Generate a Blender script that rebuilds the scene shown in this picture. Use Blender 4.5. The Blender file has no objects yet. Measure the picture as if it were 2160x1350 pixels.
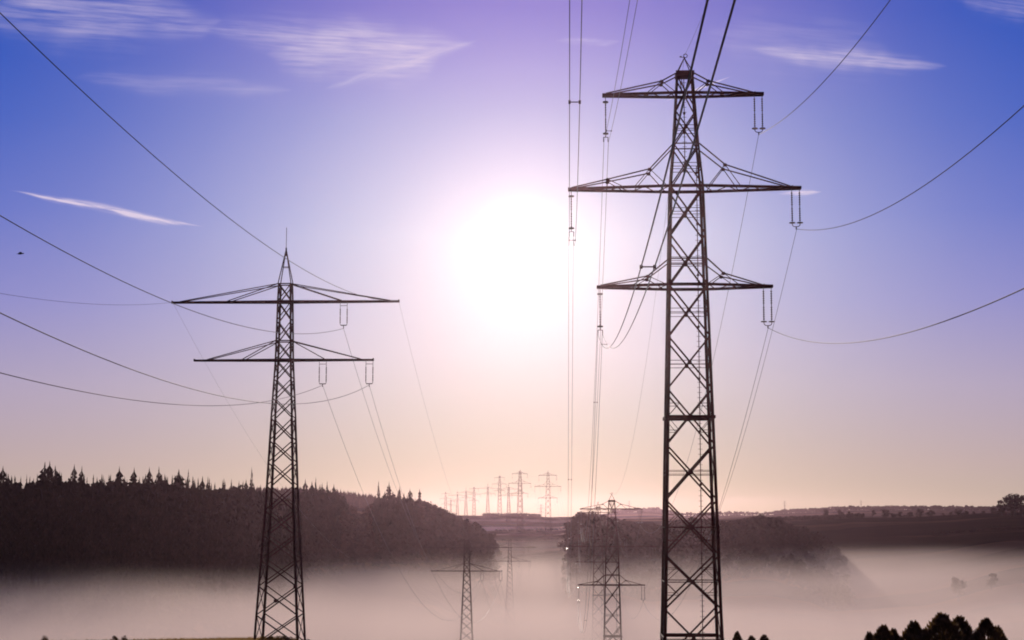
import bpy, math, random
import numpy as np
from mathutils import Vector, Matrix

random.seed(7)
RNG = np.random.default_rng(11)
scene = bpy.context.scene
COL = scene.collection
rad = math.radians

# ------------------------------------------------------------------ camera
F = 3500.0
PITCH = rad(6.76)
cam_data = bpy.data.cameras.new("camera")
cam = bpy.data.objects.new("camera", cam_data)
COL.objects.link(cam)
cam.rotation_euler = (math.pi / 2 + PITCH, 0, 0)
cam_data.sensor_width = 36.0
cam_data.lens = 36.0 * F / 2160.0
cam_data.clip_start = 0.5
cam_data.clip_end = 20000
scene.camera = cam


def at(x, y, Y):
    """surveyed direction (x, y on the photo) and forward distance Y -> point in metres"""
    u = (x - 1080) / F
    v = (675 - y) / F
    d = Vector((u, math.cos(PITCH) - v * math.sin(PITCH), math.sin(PITCH) + v * math.cos(PITCH)))
    return d * (Y / d.y)


# ------------------------------------------------------------------ world
SUN_DIR = at(1105, 530, 1000).normalized()
SUN_EL = math.asin(SUN_DIR.z)
SUN_AZ = math.atan2(SUN_DIR.x, SUN_DIR.y)


def lin(c):
    return tuple(((v / 255) / 12.92 if v <= 10 else (((v / 255) + 0.055) / 1.055) ** 2.4) for v in c)


world = bpy.data.worlds.new("World")
scene.world = world
world.use_nodes = True
WT = world.node_tree
WT.nodes.clear()


class S:
    """tiny expression wrapper round node sockets"""
    tree = None

    def __init__(self, sock):
        self.s = sock

    @staticmethod
    def op(kind, *args, clamp=False):
        n = S.tree.nodes.new('ShaderNodeMath')
        n.operation = kind
        n.use_clamp = clamp
        for i, a in enumerate(args):
            if isinstance(a, S):
                S.tree.links.new(a.s, n.inputs[i])
            else:
                n.inputs[i].default_value = a
        return S(n.outputs[0])

    def __add__(s, o): return S.op('ADD', s, o)
    def __sub__(s, o): return S.op('SUBTRACT', s, o)
    def __rsub__(s, o): return S.op('SUBTRACT', o, s)
    def __mul__(s, o): return S.op('MULTIPLY', s, o)
    __radd__ = __add__
    __rmul__ = __mul__
    def __truediv__(s, o): return S.op('DIVIDE', s, o)
    def pw(s, o): return S.op('POWER', s, o)
    def exp(s): return S.op('EXPONENT', s)


def ramp(tree, fac, stops, interp='LINEAR'):
    n = tree.nodes.new('ShaderNodeValToRGB')
    n.color_ramp.interpolation = interp
    el = n.color_ramp.elements
    while len(el) < len(stops):
        el.new(0.5)
    for e, (p, c) in zip(el, stops):
        e.position = p
    for e, (p, c) in zip(el, stops):
        e.color = (*c, 1) if len(c) == 3 else c
    tree.links.new(fac.s if isinstance(fac, S) else fac, n.inputs[0])
    return n.outputs[0]


def mixc(tree, fac, a, b, mode='MIX'):
    n = tree.nodes.new('ShaderNodeMix')
    n.data_type = 'RGBA'
    n.blend_type = mode
    for i, v in ((0, fac), (6, a), (7, b)):
        v = v.s if isinstance(v, S) else v
        if hasattr(v, 'is_linked'):
            tree.links.new(v, n.inputs[i])
        elif i == 0:
            n.inputs[0].default_value = v
        else:
            n.inputs[i].default_value = (*v, 1)
    return n.outputs[2]


def build_world():
    S.tree = WT
    N = WT.nodes
    L = WT.links
    tc = N.new('ShaderNodeTexCoord')
    sep = N.new('ShaderNodeSeparateXYZ')
    L.new(tc.outputs['Generated'], sep.inputs[0])
    x, y, z = (S(sep.outputs[i]) for i in range(3))
    el = S.op('ARCSINE', z) * (180 / math.pi)
    az = S.op('ARCTAN2', x, y) * (180 / math.pi)
    dot = x * SUN_DIR.x + y * SUN_DIR.y + z * SUN_DIR.z
    th = S.op('ARCCOSINE', S.op('MINIMUM', dot, 0.9999999)) * (180 / math.pi)
    # clear sky, coloured by height above the horizon (degrees / 40)
    base = ramp(WT, el / 40.0, [
        (0.0, lin((180, 168, 150))), (0.045, lin((180, 162, 166))), (0.11, lin((168, 156, 188))),
        (0.18, lin((134, 134, 200))), (0.255, lin((92, 110, 198))), (0.33, lin((56, 92, 192))),
        (0.42, lin((4, 76, 184))), (0.62, lin((26, 56, 158))), (1.0, lin((24, 44, 130)))])
    warm = ramp(WT, el / 40.0, [
        (0.0, lin((172, 184, 142))), (0.06, lin((200, 204, 176))), (0.14, lin((232, 228, 224))),
        (0.24, lin((242, 240, 246))), (0.34, lin((230, 220, 244))), (0.45, lin((228, 184, 250))),
        (0.7, lin((120, 110, 200))), (1.0, lin((60, 80, 150)))])
    # aureole round the sun: share of the bright colour by angle (degrees / 24)
    aur = ramp(WT, th / 24.0, [
        (0.0, (1, 1, 1)), (0.08, (.90,) * 3), (0.15, (.71,) * 3), (0.21, (.60,) * 3), (0.29, (.47,) * 3),
        (0.37, (.34,) * 3), (0.48, (.20,) * 3), (0.62, (.07,) * 3), (0.8, (.0,) * 3), (1.0, (0, 0, 0))], 'B_SPLINE')
    sky = mixc(WT, aur, base, warm)
    # cirrus: long wisps, each a noise-torn streak at its own azimuth/elevation
    comb = N.new('ShaderNodeCombineXYZ')
    L.new(az.s, comb.inputs[0])
    L.new(el.s, comb.inputs[1])

    def wisp(px0, py0, px1, py1, width, amp, seed, tear=1.0, fine=1.0, taper=3.0):
        p0, p1 = at(px0, py0, 1000), at(px1, py1, 1000)
        a0, e0 = math.degrees(math.atan2(p0.x, p0.y)), math.degrees(math.asin(p0.normalized().z))
        a1, e1 = math.degrees(math.atan2(p1.x, p1.y)), math.degrees(math.asin(p1.normalized().z))
        cx, cy = (a0 + a1) / 2, (e0 + e1) / 2
        hl = math.hypot(a1 - a0, e1 - e0) / 2
        r = math.atan2(e1 - e0, a1 - a0)
        mp = N.new('ShaderNodeMapping')
        mp.vector_type = 'TEXTURE'
        mp.inputs['Location'].default_value = (cx, cy, 0)
        mp.inputs['Rotation'].default_value = (0, 0, r)
        L.new(comb.outputs[0], mp.inputs[0])
        s2 = N.new('ShaderNodeSeparateXYZ')
        L.new(mp.outputs[0], s2.inputs[0])
        u, v = S(s2.outputs[0]), S(s2.outputs[1])

        def noise(su, sv, detail, rough=0.6):
            c = N.new('ShaderNodeCombineXYZ')
            L.new((u * su).s, c.inputs[0])
            L.new((v * sv).s, c.inputs[1])
            c.inputs[2].default_value = seed
            n = N.new('ShaderNodeTexNoise')
            n.inputs['Scale'].default_value = 1
            n.inputs['Detail'].default_value = detail
            n.inputs['Roughness'].default_value = rough
            L.new(c.outputs[0], n.inputs['Vector'])
            return S(n.outputs[0])
        warp = (noise(1.6 / hl, 0.3, 2) - 0.5) * (width * 3.0 * tear)
        uu = u / hl
        t = S.op('MAXIMUM', 1.0 - S.op('ABSOLUTE', uu).pw(taper), 0.0)
        wloc = S.op('MAXIMUM', t * width, 0.004)
        vv = (v + warp) / wloc
        core = (vv * vv * -1.0).exp() * S.op('POWER', t, 0.7)
        streak = S.op('MULTIPLY', (noise(0.55 * fine, 8.5 * fine, 8, 0.62) - 0.30) * 2.2, 1.0, clamp=True)
        return core * streak * amp

    parts = [
        wisp(20, 400, 430, 480, 0.085, 2.6, 1.3, 0.9, 1.3, 2.2),
        wisp(230, 440, 390, 478, 0.10, 0.9, 31.3, 0.7, 1.5),
        wisp(-80, 10, 470, 50, 0.80, 0.68, 4.1, 0.8, 0.55),
        wisp(150, 165, 620, 185, 0.30, 0.30, 5.7, 0.8, 0.6),
        wisp(400, 55, 1010, 95, 0.46, 0.62, 7.9, 0.9, 0.8),
        wisp(560, 110, 960, 120, 0.70, 0.62, 9.2, 0.9, 0.9),
        wisp(680, 190, 1010, 80, 0.17, 0.55, 12.5, 0.6, 1.0),
        wisp(1580, 105, 2000, 140, 0.27, 0.85, 15.2, 0.7, 0.8),
        wisp(1480, 80, 1900, 120, 0.75, 0.25, 16.2, 0.7, 0.5),
        wisp(1170, 85, 1310, 90, 0.10, 0.35, 17.2),
        wisp(2000, -10, 2260, 30, 0.35, 0.4, 19.0),
        wisp(1640, 408, 1735, 405, 0.075, 1.6, 21.0, 0.6, 1.5, 2.0),
        wisp(1400, 215, 1545, 160, 0.032, 2.4, 23.0, 0.05, 0.5, 2.0),
    ]
    tot = parts[0]
    for p in parts[1:]:
        tot = tot + p
    tot = S.op('MINIMUM', tot, 1.0)
    cloudc = mixc(WT, aur, lin((226, 208, 232)), lin((255, 240, 240)))
    sky2 = mixc(WT, tot * 0.85, sky, cloudc)
    # the white-hot heart of the aureole
    core = (th * th * (-1 / 1.0)).exp() * 1.4 + (th * (-1 / 1.2)).exp() * 0.12
    core_col = mixc(WT, 1.0, (1.0, 0.94, 0.88), (1, 1, 1), 'MULTIPLY')
    vs = N.new('ShaderNodeVectorMath')
    vs.operation = 'SCALE'
    L.new(core_col, vs.inputs[0])
    L.new(core.s, vs.inputs['Scale'])
    sky3 = mixc(WT, 1.0, sky2, vs.outputs[0], 'ADD')
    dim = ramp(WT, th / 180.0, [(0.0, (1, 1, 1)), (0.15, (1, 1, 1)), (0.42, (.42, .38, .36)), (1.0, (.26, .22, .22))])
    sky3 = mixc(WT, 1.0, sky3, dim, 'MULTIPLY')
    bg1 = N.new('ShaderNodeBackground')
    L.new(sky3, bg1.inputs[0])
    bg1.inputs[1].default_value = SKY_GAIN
    nis = N.new('ShaderNodeTexSky')
    nis.sky_type = 'NISHITA'
    nis.sun_disc = False
    nis.sun_elevation = SUN_EL
    nis.sun_rotation = SUN_AZ
    nis.air_density = 1.0
    nis.dust_density = 1.0
    bg2 = N.new('ShaderNodeBackground')
    L.new(nis.outputs[0], bg2.inputs[0])
    bg2.inputs[1].default_value = NISHITA_GAIN
    add = N.new('ShaderNodeAddShader')
    L.new(bg1.outputs[0], add.inputs[0])
    L.new(bg2.outputs[0], add.inputs[1])
    out = N.new('ShaderNodeOutputWorld')
    L.new(add.outputs[0], out.inputs[0])


SKY_GAIN = 0.97
NISHITA_GAIN = 0.002
build_world()

# ------------------------------------------------------------------ sun
sl = bpy.data.lights.new("sun", 'SUN')
sl.energy = 2.8
sl.angle = rad(0.6)
sl.color = (1.0, 0.83, 0.72)
so = bpy.data.objects.new("sun", sl)
COL.objects.link(so)
so.rotation_euler = SUN_DIR.to_track_quat('Z', 'Y').to_euler()

vs_ = scene.view_settings
vs_.view_transform = 'Standard'
vs_.look = 'None'
vs_.exposure = 0.0
vs_.gamma = 1.0
scene.cycles.volume_bounces = 3
scene.cycles.max_bounces = 5
scene.cycles.filter_width = 1.9
scene.cycles.sample_clamp_indirect = 4.0


# ------------------------------------------------------------------ tagging
def tag(o, label=None, cat=None, group=None, kind=None):
    if label:
        o['label'] = label
    if cat:
        o['category'] = cat
    if group:
        o['group'] = group
    if kind:
        o['kind'] = kind
    return o


def empty(name, loc, rz=0.0):
    o = bpy.data.objects.new(name, None)
    o.empty_display_size = 0.5
    COL.objects.link(o)
    o.location = loc
    o.rotation_euler = (0, 0, rz)
    return o


def mesh_obj(name, verts, faces, mat, parent=None, smooth=False):
    me = bpy.data.meshes.new(name)
    me.from_pydata([tuple(map(float, v)) for v in verts], [], [tuple(int(i) for i in f) for f in faces])
    if mat:
        me.materials.append(mat)
    if smooth:
        me.polygons.foreach_set('use_smooth', [True] * len(me.polygons))
    me.update()
    o = bpy.data.objects.new(name, me)
    COL.objects.link(o)
    if parent:
        o.parent = parent
    return o


def copy_tree(o, parent=None):
    c = o.copy()
    COL.objects.link(c)
    if parent:
        c.parent = parent
    for ch in list(o.children):
        copy_tree(ch, c)
    return c


# ------------------------------------------------------------------ materials
def material(name, c1, c2, scale=1.0, rough=0.8, metallic=0.0, detail=4, spec=0.3, bump=0.0, c3=None):
    m = bpy.data.materials.new(name)
    m.use_nodes = True
    t = m.node_tree
    b = t.nodes['Principled BSDF']
    tc = t.nodes.new('ShaderNodeTexCoord')
    n = t.nodes.new('ShaderNodeTexNoise')
    n.inputs['Scale'].default_value = scale
    n.inputs['Detail'].default_value = detail
    n.inputs['Roughness'].default_value = 0.6
    t.links.new(tc.outputs['Object'], n.inputs['Vector'])
    st = [(0.35, c1), (0.65, c2)] if c3 is None else [(0.3, c1), (0.55, c2), (0.72, c3)]
    col = ramp(t, n.outputs[0], st)
    t.links.new(col, b.inputs['Base Color'])
    b.inputs['Roughness'].default_value = rough
    b.inputs['Metallic'].default_value = metallic
    b.inputs['Specular IOR Level'].default_value = spec
    if bump:
        bn = t.nodes.new('ShaderNodeBump')
        bn.inputs['Strength'].default_value = bump
        t.links.new(n.outputs[0], bn.inputs['Height'])
        t.links.new(bn.outputs[0], b.inputs['Normal'])
    return m


M_STEEL = material('painted_steel', (.034, .008, .008), (.055, .012, .011), 1.6, .8, 0, 5, .08, c3=(.09, .024, .016))
M_STEEL2 = material('weathered_steel', (.024, .007, .008), (.045, .013, .014), 2.2, .8, 0, 5, .08)
M_CERAMIC = material('brown_ceramic', (.045, .022, .018), (.075, .035, .026), 6, .3, 0, 2, .5)
M_WIRE = material('aluminium_wire', (.05, .04, .05), (.08, .06, .07), 3, .6, .3, 2, .3)
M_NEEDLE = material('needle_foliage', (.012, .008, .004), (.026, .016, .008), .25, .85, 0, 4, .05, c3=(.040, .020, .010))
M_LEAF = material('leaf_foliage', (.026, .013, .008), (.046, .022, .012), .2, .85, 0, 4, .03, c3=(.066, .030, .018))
M_BARK = material('bark', (.035, .025, .02), (.07, .05, .038), 3, .9)
M_BUSH = material('bush_foliage', (.09, .05, .016), (.17, .10, .03), 1.2, .7, 0, 4, .15)
M_GRASS = material('dry_grass', (.26, .16, .05), (.5, .33, .11), .9, .85, 0, 3, .1)
def translucent(m, share):
    t = m.node_tree
    b = t.nodes['Principled BSDF']
    tr = t.nodes.new('ShaderNodeBsdfTranslucent')
    src = b.inputs['Base Color'].links[0].from_socket
    t.links.new(src, tr.inputs[0])
    mx = t.nodes.new('ShaderNodeMixShader')
    mx.inputs[0].default_value = share
    t.links.new(b.outputs[0], mx.inputs[1])
    t.links.new(tr.outputs[0], mx.inputs[2])
    t.links.new(mx.outputs[0], t.nodes['Material Output'].inputs['Surface'])


translucent(M_GRASS, .5)
translucent(M_BUSH, .55)
M_FEATHER = material('dark_feather', (.02, .02, .025), (.04, .04, .05), 20, .6)


def field_material():
    m = bpy.data.materials.new('farmland')
    m.use_nodes = True
    t = m.node_tree
    b = t.nodes['Principled BSDF']
    tc = t.nodes.new('ShaderNodeTexCoord')
    mp = t.nodes.new('ShaderNodeMapping')
    mp.inputs['Scale'].default_value = (1 / 300, 1 / 62, 0)
    mp.inputs['Rotation'].default_value = (0, 0, rad(6))
    t.links.new(tc.outputs['Object'], mp.inputs[0])
    nz = t.nodes.new('ShaderNodeTexNoise')
    nz.inputs['Scale'].default_value = 1.2
    nz.inputs['Detail'].default_value = 2
    t.links.new(mp.outputs[0], nz.inputs['Vector'])
    ad = mixc(t, 0.10, mp.outputs[0], nz.outputs[1], 'ADD')
    vo = t.nodes.new('ShaderNodeTexVoronoi')
    vo.inputs['Scale'].default_value = 1.0
    vo.inputs['Randomness'].default_value = 0.85
    t.links.new(ad, vo.inputs['Vector'])
    sp = t.nodes.new('ShaderNodeSeparateColor')
    t.links.new(vo.outputs['Color'], sp.inputs[0])
    col = ramp(t, sp.outputs[0], [(0.0, (.020, .012, .007)), (.28, (.05, .027, .015)), (.5, (.075, .040, .022)),
                                  (.68, (.026, .015, .009)), (.84, (.13, .075, .045)), (1.0, (.09, .05, .03))], 'CONSTANT')
    n2 = t.nodes.new('ShaderNodeTexNoise')
    n2.inputs['Scale'].default_value = 0.03
    n2.inputs['Detail'].default_value = 8
    t.links.new(tc.outputs['Object'], n2.inputs['Vector'])
    var = ramp(t, n2.outputs[0], [(.3, (.65, .65, .65)), (.7, (1.25, 1.2, 1.15))])
    c2 = mixc(t, 1.0, col, var, 'MULTIPLY')
    # grassland on the near hill
    sx = t.nodes.new('ShaderNodeSeparateXYZ')
    t.links.new(tc.outputs['Object'], sx.inputs[0])
    S.tree = t
    near = S.op('MULTIPLY', (330.0 - S(sx.outputs[1])) / 100.0, 1.0, clamp=True)
    n3 = t.nodes.new('ShaderNodeTexNoise')
    n3.inputs['Scale'].default_value = 0.5
    n3.inputs['Detail'].default_value = 8
    t.links.new(tc.outputs['Object'], n3.inputs['Vector'])
    gcol = ramp(t, n3.outputs[0], [(.3, (.18, .11, .03)), (.5, (.34, .21, .06)), (.7, (.5, .32, .11))])
    # two pale stubble fields on the middle ridge
    sxx, syy = S(sx.outputs[0]), S(sx.outputs[1])

    def box(v, a, b, e):
        return S.op('MULTIPLY', (v - a) / e, 1.0, clamp=True) * S.op('MULTIPLY', (b - v) / e, 1.0, clamp=True)
    tilt = syy + sxx * 0.12
    stub = box(sxx, -90.0, 66.0, 4.0) * (box(tilt, 1392.0, 1462.0, 3.0) + box(tilt, 1560.0, 1600.0, 3.0) * 0.6 + box(tilt, 1325.0, 1352.0, 3.0) * 0.5)
    c2 = mixc(t, stub, c2, (.75, .56, .42))
    # ripe stubble on the flat valley floor
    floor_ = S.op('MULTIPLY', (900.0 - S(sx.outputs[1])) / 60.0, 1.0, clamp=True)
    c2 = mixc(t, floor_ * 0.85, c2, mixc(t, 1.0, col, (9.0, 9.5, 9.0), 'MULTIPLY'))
    c3 = mixc(t, near, c2, gcol)
    t.links.new(c3, b.inputs['Base Color'])
    b.inputs['Roughness'].default_value = 0.95
    b.inputs['Specular IOR Level'].default_value = 0.0
    return m


M_FIELD = field_material()


def volume_material(name, density, aniso, color):
    m = bpy.data.materials.new(name)
    m.use_nodes = True
    t = m.node_tree
    t.nodes.clear()
    v = t.nodes.new('ShaderNodeVolumePrincipled')
    v.inputs['Density'].default_value = density
    v.inputs['Anisotropy'].default_value = aniso
    v.inputs['Color'].default_value = (*color, 1)
    o = t.nodes.new('ShaderNodeOutputMaterial')
    t.links.new(v.outputs[0], o.inputs['Volume'])
    return m


# ------------------------------------------------------------------ terrain
RR = [350, 450, 500, 600, 700, 800, 900, 950, 1000, 1150, 1350, 1700, 2000, 2600, 3500, 4300, 5200]
ROWS = {
    -400: [-50, -50, -46, -26, -6, -2, 2, 2, 2, 2, 2, 2, 2, 2, 2, 0, -5],
    0:    [-50, -50, -50, -33, -7, -4, -5, -6, -6, -6, -4, 0, 0, 0, 0, 0, -5],
    150:  [-50, -50, -50, -34, -7, -4, -5, -6, -6, -6, -4, 0, 0, 0, 0, 0, -5],
    300:  [-50, -50, -50, -36, -8, -3, -4, -6, -6, -6, -4, 2, 2, 0, 0, 0, -5],
    520:  [-50, -50, -50, -46, -26, -5, -4, -6, -8, -6, 4, 20, 10, 0, 0, 0, -5],
    620:  [-50, -50, -50, -48, -34, -12, -9, -10, -12, -6, 6, 20, 10, 0, 0, 0, -5],
    700:  [-50, -50, -50, -50, -40, -16, -5, -6, -12, -6, 4, 17, 8, 0, 0, 0, -5],
    770:  [-50, -50, -50, -50, -44, -24, -14, -14, -18, -10, 2, 13, 5, 0, 0, 0, -5],
    830:  [-50, -50, -50, -50, -46, -26, -6, -4, -10, -14, 0, 8, 2, 0, -5, -10, -15],
    900:  [-50, -50, -50, -50, -48, -32, -12, -8, -14, -20, -10, 1, -8, -12, -18, -20, -24],
    960:  [-50, -50, -50, -50, -50, -40, -20, -13, -18, -24, -13, 1, -8, -12, -18, -20, -24],
    1010: [-50, -50, -50, -50, -50, -44, -26, -18, -22, -25, -14, 1, -8, -12, -18, -20, -24],
    1045: [-50, -50, -50, -50, -50, -48, -40, -34, -33, -22, -14, 1.5, -8, -12, -18, -20, -24],
    1090: [-50, -50, -50, -50, -50, -50, -47, -42, -35, -22, -14, 2, -8, -12, -18, -20, -24],
    1170: [-50, -50, -50, -50, -50, -50, -47, -42, -34, -21, -14, 0, -8, -12, -18, -20, -24],
    1200: [-50, -50, -50, -50, -50, -48, -36, -24, -22, -22, -12, 0, -8, -12, -12, -16, -24],
    1220: [-50, -50, -50, -50, -50, -46, -26, -11, -10, -14, -10, 0, -6, -10, 0, -10, -24],
    1300: [-50, -50, -50, -50, -50, -46, -26, -12, -12, -14, -8, -2, -4, -4, 8, 0, -20],
    1370: [-50, -50, -50, -50, -50, -48, -32, -17, -16, -14, -8, -2, -4, -4, 12, 0, -20],
    1440: [-50, -50, -50, -50, -50, -48, -30, -15, -12, -10, -5, -2, -4, -4, 2, 0, -20],
    1600: [-50, -50, -50, -50, -50, -46, -28, -13, -10, -8, -4, -2, -4, -2, 3, 0, -20],
    1690: [-50, -50, -50, -50, -50, -46, -34, -21, -19, -14, -3, -1, -2, 0, 9, 4, -20],
    1750: [-50, -50, -50, -50, -50, -49, -42, -34, -25, -13, -2, -1, -2, 0, 12, 4, -20],
    1800: [-50, -50, -50, -50, -50, -49, -40, -31, -22, -11, -1, -1, -2, 0, 14, 4, -20],
    1900: [-50, -50, -50, -50, -50, -48, -38, -29, -21, -10, -1, 0, -2, 0, 15, 6, -20],
    2160: [-50, -50, -50, -50, -49, -42, -26, -19, -14, -6, 2, 4, 2, 2, 13, 6, -20],
    2560: [-50, -50, -50, -48, -44, -32, -20, -14, -10, -4, 4, 6, 6, 6, 12, 6, -20],
}
RA = np.array(sorted(ROWS))
RZ = np.array([ROWS[a] for a in RA], float)


def sstep(t):
    t = np.clip(t, 0, 1)
    return t * t * (3 - 2 * t)


def _vnoise(x, y, seed=0):
    xi, yi = np.floor(x), np.floor(y)
    fx, fy = sstep(x - xi), sstep(y - yi)

    def h(a, b):
        v = np.sin(a * 127.1 + b * 311.7 + seed * 74.7) * 43758.5453
        return v - np.floor(v)
    return ((h(xi, yi) * (1 - fx) + h(xi + 1, yi) * fx) * (1 - fy)
            + (h(xi, yi + 1) * (1 - fx) + h(xi + 1, yi + 1) * fx) * fy) - 0.5


def ground(X, Y):
    X = np.asarray(X, float)
    Y = np.asarray(Y, float)
    r = np.hypot(X, Y)
    ang = np.arctan2(X, Y)
    a = np.clip(1080 + F * np.tan(np.clip(ang, -0.5, 0.5)), -400, 2560)
    drop = 3.2 * sstep((a - 560) / 380) * sstep(r / 90)
    near = -1.7 - 0.0634 * r - drop
    back = sstep((np.abs(ang) - 0.6) / 0.8)
    near = near * (1 - back) + (-1.7 - 0.01 * r) * back
    # bilinear table with eased steps in distance
    ia = np.clip(np.searchsorted(RA, a) - 1, 0, len(RA) - 2)
    ta = sstep((a - RA[ia]) / (RA[ia + 1] - RA[ia]))
    R = np.array(RR, float)
    rc = np.clip(r, R[0], R[-1])
    ir = np.clip(np.searchsorted(R, rc) - 1, 0, len(R) - 2)
    tr = (rc - R[ir]) / (R[ir + 1] - R[ir])
    zt = (RZ[ia, ir] * (1 - ta) + RZ[ia + 1, ir] * ta) * (1 - tr) + (RZ[ia, ir + 1] * (1 - ta) + RZ[ia + 1, ir + 1] * ta) * tr
    n190 = -1.7 - 0.0634 * 190 - drop
    fall = n190 + (zt - n190) * sstep((r - 190) / 160)
    fall = fall * (1 - back) + (-1.7 - 0.01 * r) * back
    z = np.where(r < 190, near, fall)
    amp = np.clip((r - 150) / 400, 0, 1) * 2.0 + 0.25
    z = z + _vnoise(X / 60, Y / 90, 1) * amp + _vnoise(X / 17, Y / 23, 2) * amp * 0.25
    return z


def gz(x, y):
    return float(ground(x, y))


def build_ground():
    angs = np.concatenate([np.linspace(-180, -24, 27)[:-1], np.linspace(-24, 24, 190), np.linspace(24, 180, 27)[1:-1]])
    rs = np.concatenate([[0.5], np.linspace(6, 340, 60), np.linspace(348, 1400, 150)[0:], np.linspace(1420, 5150, 70)])
    A, Rm = np.meshgrid(np.radians(angs), rs)
    X = Rm * np.sin(A)
    Y = Rm * np.cos(A)
    Z = ground(X, Y)
    nr, na = X.shape
    V = np.stack([X.ravel(), Y.ravel(), Z.ravel()], 1)
    faces = []
    for i in range(nr - 1):
        for j in range(na):
            k = (j + 1) % na
            faces.append((i * na + j, i * na + k, (i + 1) * na + k, (i + 1) * na + j))
    faces.append(tuple(range(na - 1, -1, -1)))
    o = mesh_obj('ground', V, faces, M_FIELD, smooth=True)
    # make sure normals look up
    if o.data.polygons[5].normal.z < 0:
        o.data.flip_normals()
    tag(o, 'rolling farmland and valley floor under morning mist', 'ground', kind='structure')


build_ground()


# ------------------------------------------------------------------ bar meshes
class MB:
    def __init__(self):
        self.v = []
        self.f = []

    def bar(self, p, q, w=0.1, t=None):
        p, q = Vector(p), Vector(q)
        d = q - p
        if d.length < 1e-5:
            return self
        t = t or w
        d.normalize()
        up = Vector((0, 0, 1)) if abs(d.z) < 0.95 else Vector((0, 1, 0))
        s = d.cross(up).normalized()
        u = s.cross(d).normalized()
        b = len(self.v)
        for c in (p, q):
            for a, e in ((-1, -1), (1, -1), (1, 1), (-1, 1)):
                self.v.append(c + s * (a * w / 2) + u * (e * t / 2))
        self.f += [(b, b + 3, b + 2, b + 1), (b + 4, b + 5, b + 6, b + 7)]
        for i in range(4):
            j = (i + 1) % 4
            self.f.append((b + i, b + j, b + 4 + j, b + 4 + i))
        return self

    def angle(self, p, q, w, sx, sy, t=0.03):
        """L profile opening towards the tower axis"""
        p, q = Vector(p), Vector(q)
        ox, oy = Vector((-sx * w / 2, 0, 0)), Vector((0, -sy * w / 2, 0))
        self.bar2(p + ox, q + ox, w, t)
        self.bar2(p + oy + Vector((0, -sy * t / 2 - sy * .002, 0)), q + oy + Vector((0, -sy * t / 2 - sy * .002, 0)), t, w)

    def bar2(self, p, q, wx, wy):
        b = len(self.v)
        for c in (p, q):
            for a, e in ((-1, -1), (1, -1), (1, 1), (-1, 1)):
                self.v.append(Vector(c) + Vector((a * wx / 2, e * wy / 2, 0)))
        self.f += [(b, b + 3, b + 2, b + 1), (b + 4, b + 5, b + 6, b + 7)]
        for i in range(4):
            j = (i + 1) % 4
            self.f.append((b + i, b + j, b + 4 + j, b + 4 + i))

    def tube(self, pts, r, n=6):
        pts = [Vector(p) for p in pts]
        b = len(self.v)
        for i, c in enumerate(pts):
            d = (pts[min(i + 1, len(pts) - 1)] - pts[max(i - 1, 0)]).normalized()
            up = Vector((0, 0, 1)) if abs(d.z) < 0.95 else Vector((0, 1, 0))
            s = d.cross(up).normalized()
            u = s.cross(d)
            for k in range(n):
                a = 2 * math.pi * k / n
                self.v.append(c + (s * math.cos(a) + u * math.sin(a)) * r)
        for i in range(len(pts) - 1):
            for k in range(n):
                m = (k + 1) % n
                self.f.append((b + i * n + k, b + i * n + m, b + (i + 1) * n + m, b + (i + 1) * n + k))
        self.f.append(tuple(b + k for k in range(n - 1, -1, -1)))
        e = b + (len(pts) - 1) * n
        self.f.append(tuple(e + k for k in range(n)))
        return self

    def lathe(self, x, y, prof, n=10):
        b = len(self.v)
        for (r, z) in prof:
            for k in range(n):
                a = 2 * math.pi * k / n
                self.v.append(Vector((x + r * math.cos(a), y + r * math.sin(a), z)))
        for i in range(len(prof) - 1):
            for k in range(n):
                m = (k + 1) % n
                self.f.append((b + i * n + k, b + (i + 1) * n + k, b + (i + 1) * n + m, b + i * n + m))
        self.f.append(tuple(b + k for k in range(n)))
        e = b + (len(prof) - 1) * n
        self.f.append(tuple(e + k for k in range(n - 1, -1, -1)))
        return self

    def plate(self, c, sx, sz, t=0.03):
        """eight sided gusset in the xz plane"""
        c = Vector(c)
        b = len(self.v)
        o = [(-.5, -1), (.5, -1), (1, -.5), (1, .5), (.5, 1), (-.5, 1), (-1, .5), (-1, -.5)]
        for yy in (-t / 2, t / 2):
            for a, e in o:
                self.v.append(c + Vector((a * sx, yy, e * sz)))
        self.f += [tuple(b + i for i in range(8)), tuple(b + 8 + i for i in range(7, -1, -1))]
        for i in range(8):
            j = (i + 1) % 8
            self.f.append((b + j, b + i, b + 8 + i, b + 8 + j))
        return self

    def build(self, name, mat, parent=None):
        return mesh_obj(name, self.v, self.f, mat, parent)


def lerp_table(tab):
    zs = [a for a, _ in tab]
    ws = [b for _, b in tab]
    return lambda z: float(np.interp(z, zs, ws))


def insulator(mb, x, y, z1, z0, r=.085, n=13):
    prof = [(.02, z1 + .12), (.03, z1)]
    h = (z1 - z0) / n
    for i in range(n):
        a = z1 - i * h
        rr = .035 if i == n // 2 else r
        prof += [(.04, a - h * .1), (rr, a - h * .45), (rr * .95, a - h * .6), (.04, a - h * .75)]
    prof += [(.03, z0), (.02, z0 - .1)]
    mb.lathe(x, y, prof[::-1], 8)


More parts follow.
